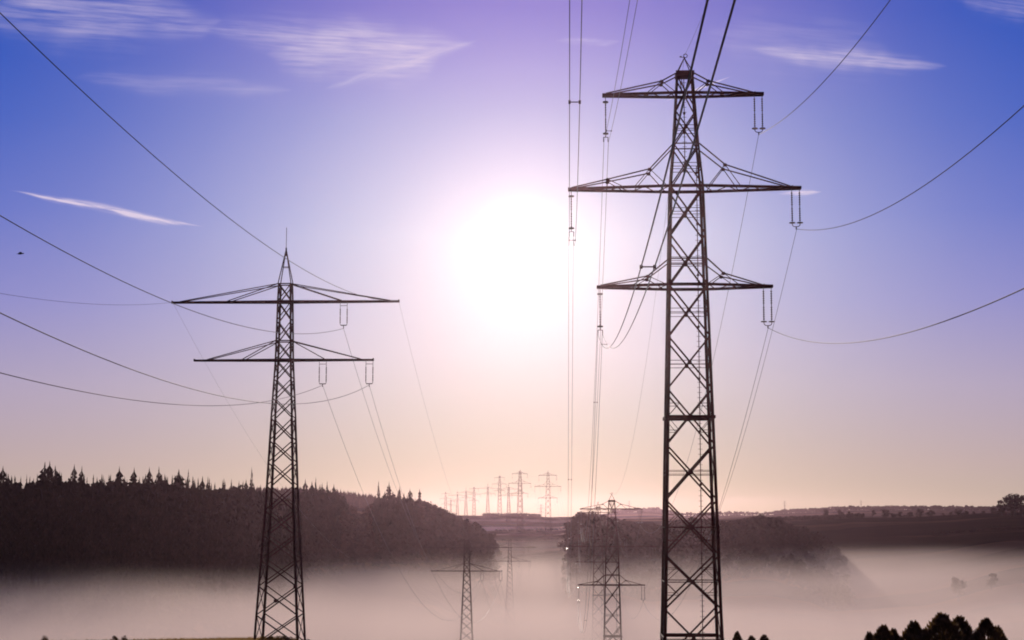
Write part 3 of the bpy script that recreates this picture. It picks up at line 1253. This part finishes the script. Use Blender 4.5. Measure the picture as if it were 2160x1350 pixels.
# the body of the left forest
for i in range(1900):
    px = rnd.uniform(-130, 1042)
    crest = interp(FTOP, px, 1)
    r = crest - rnd.uniform(-25, 130) if px < 600 else crest - rnd.uniform(-20, 110)
    x, y = az_xy(px, r)
    g = gz(x, y)
    top = at(px, interp(FTOP, px, 2) + rnd.uniform(0, 16), y).z
    hmax = top - g
    if hmax < 5 or g < -41:
        continue
    if px < 720 or (790 < px < 880):
        h = min(rnd.uniform(14, 23), hmax)
        s = h / 22
        fm.add(rnd.choice(con_mass), (x, y, g), max(s, .8) * rnd.uniform(.9, 1.2), rnd.random() * 6, s)
    else:
        h = min(rnd.uniform(12, 18), hmax)
        s = h / 13
        dm.add(rnd.choice(dec_mass), (x, y, g), max(s, .75), rnd.random() * 6, s)
for i in range(520):
    px = rnd.uniform(-130, 1042)
    r = interp(FTOP, px, 1) + rnd.uniform(-14, 22)
    x, y = az_xy(px, r)
    g = gz(x, y)
    hgt = at(px, interp(FTOP, px, 2) + rnd.uniform(1, 10), y).z - g
    if 742 < px < 790 or px > 885 or (585 < px < 632):
        dm.add(rnd.choice(dec_mass), (x, y, g), max(hgt / 14, .7) * 1.1, rnd.random() * 6, max(hgt / 13, .5))
    else:
        hgt = min(hgt, 29)
        if rnd.random() < .68:
            hgt *= .95
            fm.add(rnd.choice(dec_mass), (x, y, g), hgt / 19, rnd.random() * 6, hgt / 13)
        else:
            fm.add(rnd.choice(con_mass), (x, y, g), max(hgt / 22, .6) * rnd.uniform(1.0, 1.4), rnd.random() * 6, hgt / 22)
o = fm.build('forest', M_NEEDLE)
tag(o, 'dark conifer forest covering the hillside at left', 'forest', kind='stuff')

# the wood right of the middle
WTOP = [(1196, 940, 1125), (1205, 945, 1090), (1215, 950, 1076), (1240, 950, 1071), (1262, 950, 1074), (1285, 955, 1086), (1330, 960, 1093), (1375, 965, 1104),
        (1405, 965, 1102), (1440, 970, 1092), (1470, 985, 1089), (1500, 990, 1093), (1545, 990, 1092), (1570, 995, 1086), (1605, 1000, 1080), (1640, 995, 1090),
        (1675, 985, 1108), (1715, 975, 1118), (1745, 965, 1135), (1768, 955, 1165), (1778, 950, 1185)]
for i in range(900):
    px = rnd.uniform(1196, 1778)
    crest = interp(WTOP, px, 1)
    r = crest - rnd.uniform(-25, 130)
    x, y = az_xy(px, r)
    g = gz(x, y)
    top = at(px, interp(WTOP, px, 2) + rnd.uniform(1, 15), y).z
    hmax = top - g
    if hmax < 4:
        continue
    h = min(rnd.uniform(11, 17), hmax)
    s = h / 13
    dm.add(rnd.choice(dec_mass), (x, y, g), max(s, .75), rnd.random() * 6, s)
o = dm.build('woodland', M_LEAF)
tag(o, 'broadleaf woodland rising from the mist in the middle', 'woodland', kind='stuff')


def make_tree(name, crown, trunk, mc, mt=M_BARK):
    root = empty(name, (0, 0, 0))
    mesh_obj('crown', crown[0], crown[1], mc, root)
    trunk.build('trunk', mt, root)
    return root


con_protos, dec_protos = [], []
for s in range(4):
    con_protos.append([conifer_arrays(24, 3.5 + .4 * s, 14, 11, 40 + s, .06), trunk_arrays(20, .35, .06, 0, s), False, 24.0])
con_protos.append([conifer_arrays(24, 2.3, 14, 8, 77, .35), trunk_arrays(22, .35, .06, 8, 7, 2.0), False, 24.0])
for s in range(4):
    dec_protos.append([crown_arrays(14, 5.0, 620, 1.1, 60 + s, .22, 11), trunk_arrays(9, .35, .12, 7, s, 4.0), False, 14.0])


def plant(protos, idx, name, mat, x, y, h, wide, label, group, rz=None, zoff=0):
    p = protos[idx]
    if p[2] is False:
        p[2] = make_tree(name, p[0], p[1], mat)
        o = p[2]
    else:
        o = copy_tree(p[2])
    s = h / p[3]
    o.location = (x, y, gz(x, y) - .2 + zoff)
    o.scale = (s * wide, s * wide, s)
    o.rotation_euler = (0, 0, rz if rz is not None else rnd.random() * 6.28)
    return tag(o, label, 'tree', group)


def topped(protos, idx, name, mat, px, ty, r, wide, label, group, hmin=7, hmax=34):
    x, y = az_xy(px, r)
    h = at(px, ty, y).z - gz(x, y)
    h = min(max(h, hmin), hmax)
    return plant(protos, idx, name, mat, x, y, h, wide, label, group)


GC = 'conifers on the skyline of the left forest'
LC = 'dark conifer on the skyline of the left forest'
specials = [(10, 982, 695, 1.1, 'conifer at the far left edge of the forest skyline'),
            (98, 975, 695, 1.3, 'broad conifer at the top of the highest clump on the left skyline'),
            (108, 972, 698, 1.0, 'tallest pointed conifer of the highest clump on the left skyline'),
            (120, 982, 695, 1.2, 'right conifer of the highest clump on the left skyline'),
            (160, 978, 698, .9, 'slender conifer standing just right of the highest clump'),
            (176, 983, 699, .85, 'thin conifer at the right of the first skyline group'),
            (255, 984, 702, 1.1, 'full conifer a quarter of the way along the left skyline'),
            (286, 985, 704, .9, 'narrow conifer right of the full one on the left skyline'),
            (318, 984, 706, .9, 'slim conifer over the reddish part of the forest'),
            (338, 985, 708, 1.0, 'conifer with ragged top over the reddish part of the forest'),
            (380, 990, 716, 1.4, 'rounded wide conifer over the reddish part of the forest'),
            (400, 990, 720, .75, 'very thin conifer beside the rounded wide one'),
            (430, 1001, 722, .9, 'short conifer left of the lone spire'),
            (533, 985, 785, .62, 'lone spire conifer standing above the skyline left of the slim pylon'),
            (646, 1010, 842, .9, 'first conifer right of the slim pylon'),
            (660, 1014, 850, 1.0, 'second conifer right of the slim pylon'),
            (668, 1006, 852, .6, 'thin tall conifer of the group right of the slim pylon'),
            (692, 1014, 862, .75, 'conifer near the middle of the group right of the slim pylon'),
            (706, 1020, 868, .8, 'last tall conifer of the group right of the slim pylon'),
            (728, 1040, 872, .9, 'conifer on the right flank of the group beside the gap'),
            (800, 1014, 902, .75, 'straight conifer at the left end of the group after the gap'),
            (822, 1016, 912, 1.0, 'leaning ragged conifer of the group after the gap'),
            (844, 1026, 920, .8, 'pointed conifer right of the ragged one after the gap'),
            (866, 1030, 930, 1.1, 'bushy conifer where the forest skyline begins to fall'),
            (886, 1030, 935, .9, 'last conifer before the skyline falls to the ridge')]
for i, (px, ty, r, wd, lab) in enumerate(specials):
    topped(con_protos, 4 if wd < .8 else i % 4, 'conifer_tree', M_NEEDLE, px, ty, r, wd, lab, GC)
px = -60
i = 0
while px < 905:
    ty = interp(FTOP, px, 2) + rnd.uniform(-3, 9)
    if not (735 < px < 790):
        topped(con_protos, i % 5, 'conifer_tree', M_NEEDLE, px, ty, interp(FTOP, px, 1) + rnd.uniform(-8, 14), rnd.uniform(.75, 1.15), LC, GC)
    px += rnd.uniform(12, 32)
    i += 1
GD = 'broadleaf trees at the right shoulder of the left forest'
px = 738
while px < 1048:
    if px < 792 or px > 880:
        ty = interp(FTOP, px, 2) + rnd.uniform(-4, 5)
        topped(dec_protos, i % 4, 'broadleaf_tree', M_LEAF, px, ty, interp(FTOP, px, 1) + rnd.uniform(-5, 10), rnd.uniform(.8, 1.15),
               'rounded tree on the sloping right shoulder of the left forest', GD)
    px += rnd.uniform(7, 12)
    i += 1
GM = 'broadleaf trees along the skyline of the middle wood'
px = 1198
while px < 1776:
    ty = interp(WTOP, px, 2) + rnd.uniform(-5, 4)
    topped(dec_protos, i % 4, 'broadleaf_tree', M_LEAF, px, ty, interp(WTOP, px, 1) + rnd.uniform(-6, 10), rnd.uniform(.85, 1.25),
           'rounded tree on the skyline of the middle wood', GM)
    px += rnd.uniform(8, 14)
    i += 1

# right: field trees, hedge row and the big clump at the edge
GH = 'hedgerow trees along the right hand skyline'
for (px, ty, r, wd, hm, lab) in (
        (1737, 1070, 1500, 1.0, 9, 'small round field tree on the right skyline, left of a pair'),
        (1768, 1071, 1500, 1.0, 9, 'small round field tree on the right skyline, middle one'),
        (1786, 1077, 1400, 1.3, 8, 'squat dark bush on the right skyline beside the hedge end'),
        (1838, 1074, 1500, .9, 8, 'small tree right of the hedge end on the right skyline')):
    x, y = az_xy(px, r)
    plant(dec_protos, i % 4, 'broadleaf_tree', M_LEAF, x, y, max(at(px, ty, y).z - gz(x, y), 4), wd * 1.1, lab, GH)
    i += 1
px = 1862
while px < 2110:
    ty = 1073 + 3 * math.sin(px / 13.0) + rnd.uniform(-3, 3) - max(0, (px - 2030)) * .06
    x, y = az_xy(px, 1390 + rnd.uniform(-15, 15))
    plant(dec_protos, i % 4, 'broadleaf_tree', M_LEAF, x, y, min(max(at(px, ty, y).z - gz(x, y), 4), 14) * 1.2, rnd.uniform(1.4, 1.9),
          'tree in the dark hedgerow along the right skyline', GH, zoff=-2.2)
    px += rnd.uniform(13, 24)
    i += 1
for (px, ty, r, wd, lab) in (
        (2106, 1052, 1300, 1.0, 'left tree of the big clump at the right edge'),
        (2118, 1042, 1310, 1.0, 'second tree of the big clump at the right edge'),
        (2134, 1035, 1300, 1.1, 'tallest tree of the big clump at the right edge'),
        (2150, 1036, 1310, 1.1, 'tree of the big clump cut by the right edge'),
        (2170, 1040, 1305, 1.1, 'outermost tree of the clump beyond the right edge'),
        (2125, 1062, 1290, 1.2, 'low front tree of the big clump at the right edge'),
        (2150, 1060, 1290, 1.2, 'low dark tree under the tallest ones at the right edge')):
    x, y = az_xy(px, r)
    plant(dec_protos, i % 4, 'broadleaf_tree', M_LEAF, x, y, max(at(px, ty, y).z - gz(x, y), 8), wd, lab, 'big tree clump at the right edge')
    i += 1
# two round trees in the mist
for (px, ty, r, wd, lab) in ((2010, 1206, 840, 1.0, 'left of two pale round trees standing in the mist field'),
                             (2080, 1206, 850, 1.35, 'right and wider of two pale round trees in the mist field')):
    x, y = az_xy(px, r)
    plant(dec_protos, i % 4, 'broadleaf_tree', M_LEAF, x, y, max(at(px, ty, y).z - gz(x, y), 5), wd, lab, 'pale trees in the mist field')
    i += 1

# hedges and far woods, too far to count
hm = Mass()
blob = [crown_arrays(6, 3.2, 50, 1.6, 90 + s, .0, 5) for s in range(4)]
for k in range(260):
    px = rnd.uniform(1615, 1815)
    x, y = az_xy(px, 1360 + rnd.uniform(-8, 8))
    hm.add(rnd.choice(blob), (x, y, gz(x, y) - .5), rnd.uniform(.5, .8), rnd.random() * 6)
for k in range(200):
    px = rnd.uniform(1020, 1140)
    x, y = az_xy(px, 1690 + rnd.uniform(-8, 8))
    hm.add(rnd.choice(blob), (x, y, gz(x, y) - .5), rnd.uniform(.35, .6), rnd.random() * 6)
for (pa, pb, r) in ((1045, 1195, 1390), (1060, 1200, 1240), (1080, 1200, 1110), (1960, 2300, 1120)):
    for k in range(int((pb - pa) * 1.3)):
        px = rnd.uniform(pa, pb)
        x, y = az_xy(px, r + rnd.uniform(-4, 4) + 8 * math.sin(px / 60))
        hm.add(rnd.choice(blob), (x, y, gz(x, y) - .3), rnd.uniform(.25, .42), rnd.random() * 6)
o = hm.build('hedge', M_LEAF)
tag(o, 'low dark hedges along the far field edges', 'hedge', kind='stuff')
wm = Mass()
for k in range(1500):
    px = rnd.uniform(500, 900)
    x, y = az_xy(px, 1700 + rnd.uniform(-160, 40))
    wm.add(rnd.choice(con_mass), (x, y, gz(x, y) - .5), rnd.uniform(.4, .6), rnd.random() * 6, rnd.uniform(.32, .55))
for k in range(1500):
    px = rnd.uniform(1290, 2300)
    if 1430 < px < 1620 and rnd.random() < .5:
        continue
    x, y = az_xy(px, 3500 + rnd.uniform(-250, 60))
    wm.add(rnd.choice(dec_mass), (x, y, gz(x, y) - 1), rnd.uniform(.9, 1.8), rnd.random() * 6, rnd.uniform(.45, .85))
o = wm.build('distant_woods', M_LEAF)
tag(o, 'lilac wooded hills on the horizon', 'woods', kind='stuff')


# ------------------------------------------------------------------ foreground bushes
def cone_bush(h, w, n, leaf, seed):
    r = random.Random(seed)
    v, f = [], []
    tips = [(0, 0, 1.0, 1.0)] + [(r.uniform(-.5, .5) * w, r.uniform(-.5, .5) * w, r.uniform(.4, .78), r.uniform(.4, .6)) for _ in range(4)]
    for i in range(n):
        tx, ty, th, tw_ = tips[0] if r.random() < .5 else r.choice(tips)
        u = r.random() ** .8
        z = h * th * u
        R = w * tw_ * (1 - u) ** .62 * (.92 + .22 * math.sin(11 * u + tx * 5)) * 1.3 + .02
        a = r.random() * 6.28
        rr = R * r.random() ** .33
        p = Vector((tx + rr * math.cos(a), ty + rr * math.sin(a), z + r.uniform(0, .15)))
        d = Vector((math.cos(a) * .6, math.sin(a) * .6, r.uniform(.3, 1.3) + u)).normalized()
        s = d.cross(Vector((r.gauss(0, 1), r.gauss(0, 1), r.gauss(0, 1)))).normalized()
        L = leaf * r.choice((.7, 1.0, 1.4, 2.3))
        b = len(v)
        v += [tuple(p), tuple(p + d * L * .5 + s * L * .2), tuple(p + d * L), tuple(p + d * L * .5 - s * L * .2)]
        f.append((b, b + 1, b + 2, b + 3))
    return np.array(v), f


bush_protos = [[cone_bush(5.0, 1.55 + .15 * s, 8000, .17, 200 + s), trunk_arrays(4.2, .12, .02, 10, s, 1.1), False, 5.0] for s in range(3)]
GB = 'young pointed evergreens at the bottom right'
for j, (px, ty, r, wd, lab) in enumerate((
        (1822, 1338, 108, .75, 'leftmost and lowest young evergreen in the bottom right row'),
        (1851, 1324, 110, 1.0, 'second young evergreen from the left in the bottom right row'),
        (1873, 1331, 111, .8, 'third young evergreen from the left in the bottom right row'),
        (1915, 1317, 110, 1.1, 'fourth young evergreen in the row, with a gap on its left'),
        (1974, 1301, 109, 1.25, 'tallest young evergreen near the middle of the bottom right row'),
        (2011, 1307, 112, 1.05, 'young evergreen leaning against the right of the tallest one'),
        (2066, 1312, 110, 1.05, 'young evergreen second from right in the bottom right row'),
        (2089, 1326, 112, .8, 'rightmost young evergreen in the bottom right row'))):
    x, y = az_xy(px, r)
    plant(bush_protos, j % 3, 'evergreen_shrub', M_BUSH, x, y, at(px, ty, y).z - gz(x, y), wd, lab, GB)
for j, (px, ty, r, wd, h, lab) in enumerate((
        (1548, 1336, 130, .75, 0, 'small pointed shrub right of the largest pylon foot'),
        (1578, 1344, 130, .9, 0, 'low shrub beside the small pointed one'),
        (1604, 1342, 131, .9, 0, 'low rounded shrub rightmost of the three by the largest pylon'),
        )):
    x, y = az_xy(px, r)
    plant(bush_protos, j % 3, 'evergreen_shrub', M_BUSH, x, y, at(px, ty, y).z - gz(x, y), wd, lab, 'small shrubs right of the largest pylon')
low_protos = [[crown_arrays(1.6, 1.1, 900, .16, 300 + s, .05, 9), trunk_arrays(.8, .05, .02, 6, s, .6), False, 1.6] for s in range(2)]
for j, (px, ty, lab) in enumerate((
        (560, 1337, 'leftmost low bush under the slim pylon'), (575, 1334, 'second low bush from left under the slim pylon'),
        (592, 1336, 'middle low bush under the slim pylon'), (606, 1334, 'fourth low bush under the slim pylon'),
        (622, 1338, 'low bush near the right leg of the slim pylon'), (650, 1341, 'low bush just outside the right leg of the slim pylon'))):
    x, y = az_xy(px, 168)
    plant(low_protos, j % 2, 'low_bush', M_BUSH, x, y, max(at(px, ty, y).z - gz(x, y), .6), 1.0, lab, 'low bushes round the slim pylon foot')
for j, (px, ty, lab) in enumerate(((112, 1336, 'small tuft on the meadow rim at far left'), (254, 1334, 'left of two small tufts on the meadow rim'),
                                   (276, 1336, 'right of two small tufts on the meadow rim'))):
    x, y = az_xy(px, 186)
    plant(low_protos, j % 2, 'low_bush', M_BUSH, x, y, max(at(px, ty, y).z - gz(x, y), .35), .7, lab, 'small tufts on the meadow rim')

# meadow grass on the near rim
gv, gf = [], []
for k in range(26000):
    r = rnd.uniform(140, 196)
    px = rnd.uniform(-60, 700)
    x, y = az_xy(px, r)
    z = gz(x, y)
    h = rnd.uniform(.12, .34)
    a = rnd.random() * 6.28
    w = .03
    lx, ly = rnd.uniform(-.1, .1), rnd.uniform(-.1, .1)
    b = len(gv)
    gv += [(x - w * math.cos(a), y - w * math.sin(a), z - .02), (x + w * math.cos(a), y + w * math.sin(a), z - .02), (x + lx, y + ly, z + h)]
    gf.append((b, b + 1, b + 2))
o = mesh_obj('grass', gv, gf, M_GRASS)
tag(o, 'ochre meadow grass on the near hill rim', 'grass', kind='stuff')


# ------------------------------------------------------------------ bird
def make_bird(P):
    v, f = [], []
    prof = [(-.13, .012), (-.08, .03), (-.02, .045), (.05, .042), (.09, .028), (.12, .03), (.145, .018), (.17, .004)]
    n = 8
    for (x, r) in prof:
        for k in range(n):
            a = 2 * math.pi * k / n
            v.append((x, r * math.cos(a), r * math.sin(a) * .9))
    for i in range(len(prof) - 1):
        for k in range(n):
            f.append((i * n + k, i * n + (k + 1) % n, (i + 1) * n + (k + 1) % n, (i + 1) * n + k))
    f.append(tuple(range(n - 1, -1, -1)))
    b = len(v)
    for s in (-1, 1):  # wings
        b = len(v)
        v += [(.07, s * .03, .02), (-.03, s * .03, .02), (-.02, s * .14, .07), (.05, s * .13, .075), (-.06, s * .25, .02), (-.02, s * .24, .035),
              (.07, s * .03, .008), (-.03, s * .03, .008), (-.02, s * .14, .06), (.05, s * .13, .065)]
        f += [(b, b + 1, b + 2, b + 3), (b + 3, b + 2, b + 4, b + 5), (b + 6, b + 9, b + 8, b + 7), (b + 9, b + 5, b + 4, b + 8),
              (b, b + 3, b + 9, b + 6), (b + 1, b + 7, b + 8, b + 2)]
    b = len(v)
    v += [(-.12, -.012, .0), (-.12, .012, .0), (-.21, .035, .0), (-.21, -.035, .0), (-.12, 0, .012)]
    f += [(b, b + 3, b + 2, b + 1), (b, b + 4, b + 3), (b + 1, b + 2, b + 4), (b + 3, b + 4, b + 2)]
    o = mesh_obj('bird', v, f, M_FEATHER)
    o.location = P
    o.rotation_euler = (rad(10), rad(-8), rad(25))
    tag(o, 'small dark bird flying in the sky at the left edge', 'bird')


make_bird(at(43, 535, 75))


# ------------------------------------------------------------------ mist and haze
def slab(name, x0, x1, y0, y1, zb, zt, und, mat, seed, step=25):
    nx, ny = int((x1 - x0) / step), int((y1 - y0) / step)
    xs, ys = np.linspace(x0, x1, nx + 1), np.linspace(y0, y1, ny + 1)
    X, Y = np.meshgrid(xs, ys)
    Z = zt + und * (_vnoise(X / 330, Y / 120, seed) * 1.5 + _vnoise(X / 140, Y / 62, seed + 1) * .9)
    e = np.minimum(np.minimum(X - x0, x1 - X), np.minimum(Y - y0, y1 - Y))
    V = [(a, b_, c) for a, b_, c in zip(X.ravel(), Y.ravel(), Z.ravel())]
    n1 = len(V)
    V += [(a, b_, zb) for a, b_ in zip(X.ravel(), Y.ravel())]
    w = nx + 1
    f = []
    for j in range(ny):
        for i in range(nx):
            a = j * w + i
            f.append((a, a + 1, a + w + 1, a + w))
            f.append((n1 + a, n1 + a + w, n1 + a + w + 1, n1 + a + 1))
    for i in range(nx):
        a = i
        f.append((a, n1 + a, n1 + a + 1, a + 1))
        a = ny * w + i
        f.append((a, a + 1, n1 + a + 1, n1 + a))
    for j in range(ny):
        a = j * w
        f.append((a, a + w, n1 + a + w, n1 + a))
        a = j * w + nx
        f.append((a, n1 + a, n1 + a + w, a + w))
    return mesh_obj(name, V, f, mat, smooth=False)


def mist_material():
    m = volume_material('valley_mist', .006, .36, (.995, .86, .775))
    t = m.node_tree
    v = [n for n in t.nodes if n.type == 'PRINCIPLED_VOLUME'][0]
    S.tree = t
    tc = t.nodes.new('ShaderNodeTexCoord')

    def noise(sx, sy, sz, detail, off):
        mp = t.nodes.new('ShaderNodeMapping')
        mp.inputs['Scale'].default_value = (sx, sy, sz)
        mp.inputs['Location'].default_value = (off, off * .7, 0)
        t.links.new(tc.outputs['Object'], mp.inputs[0])
        n = t.nodes.new('ShaderNodeTexNoise')
        n.inputs['Scale'].default_value = 1
        n.inputs['Detail'].default_value = detail
        t.links.new(mp.outputs[0], n.inputs['Vector'])
        return S(n.outputs[0])
    sp = t.nodes.new('ShaderNodeSeparateXYZ')
    t.links.new(tc.outputs['Object'], sp.inputs[0])
    z = S(sp.outputs[2])
    big = (noise(1 / 240, 1 / 110, 0, 2, 3.3) - 0.5) * 22.0
    small = (noise(1 / 90, 1 / 30, 1 / 14, 2, 8.1) - 0.5) * 7.0
    h = S.op('MULTIPLY', (MIST_TOP - z + big + small) / 17.0, 1.0, clamp=True)
    d = h.pw(2.0) * (3.0 - h * 2.0) * MIST_DENSITY
    patch = S.op('MULTIPLY', (noise(1 / 380, 1 / 95, 1 / 40, 3, 1.7) - 0.44) * 8.0, 1.0, clamp=True)
    d = d * (patch * 0.93 + 0.07)
    t.links.new(d.s, v.inputs['Density'])
    return m


MIST_TOP = -15.5
MIST_DENSITY = .0100
o = slab('mist', -900, 900, 150, 1500, -56, -6, 1.0, mist_material(), 3, 90)
tag(o, 'pale morning mist filling the valley floor, torn into streaks', 'mist', kind='stuff')

hz = volume_material('haze_air', .000024, .92, (.96, .64, .77))
v = [(x, y, z) for z in (-62, 50) for (x, y) in ((-5300, -5300), (5300, -5300), (5300, 5300), (-5300, 5300))]
o = mesh_obj('haze', v, [(0, 3, 2, 1), (4, 5, 6, 7), (0, 1, 5, 4), (1, 2, 6, 5), (2, 3, 7, 6), (3, 0, 4, 7)], hz)
tag(o, 'warm backlit haze in the air over the whole valley', 'haze', kind='stuff')
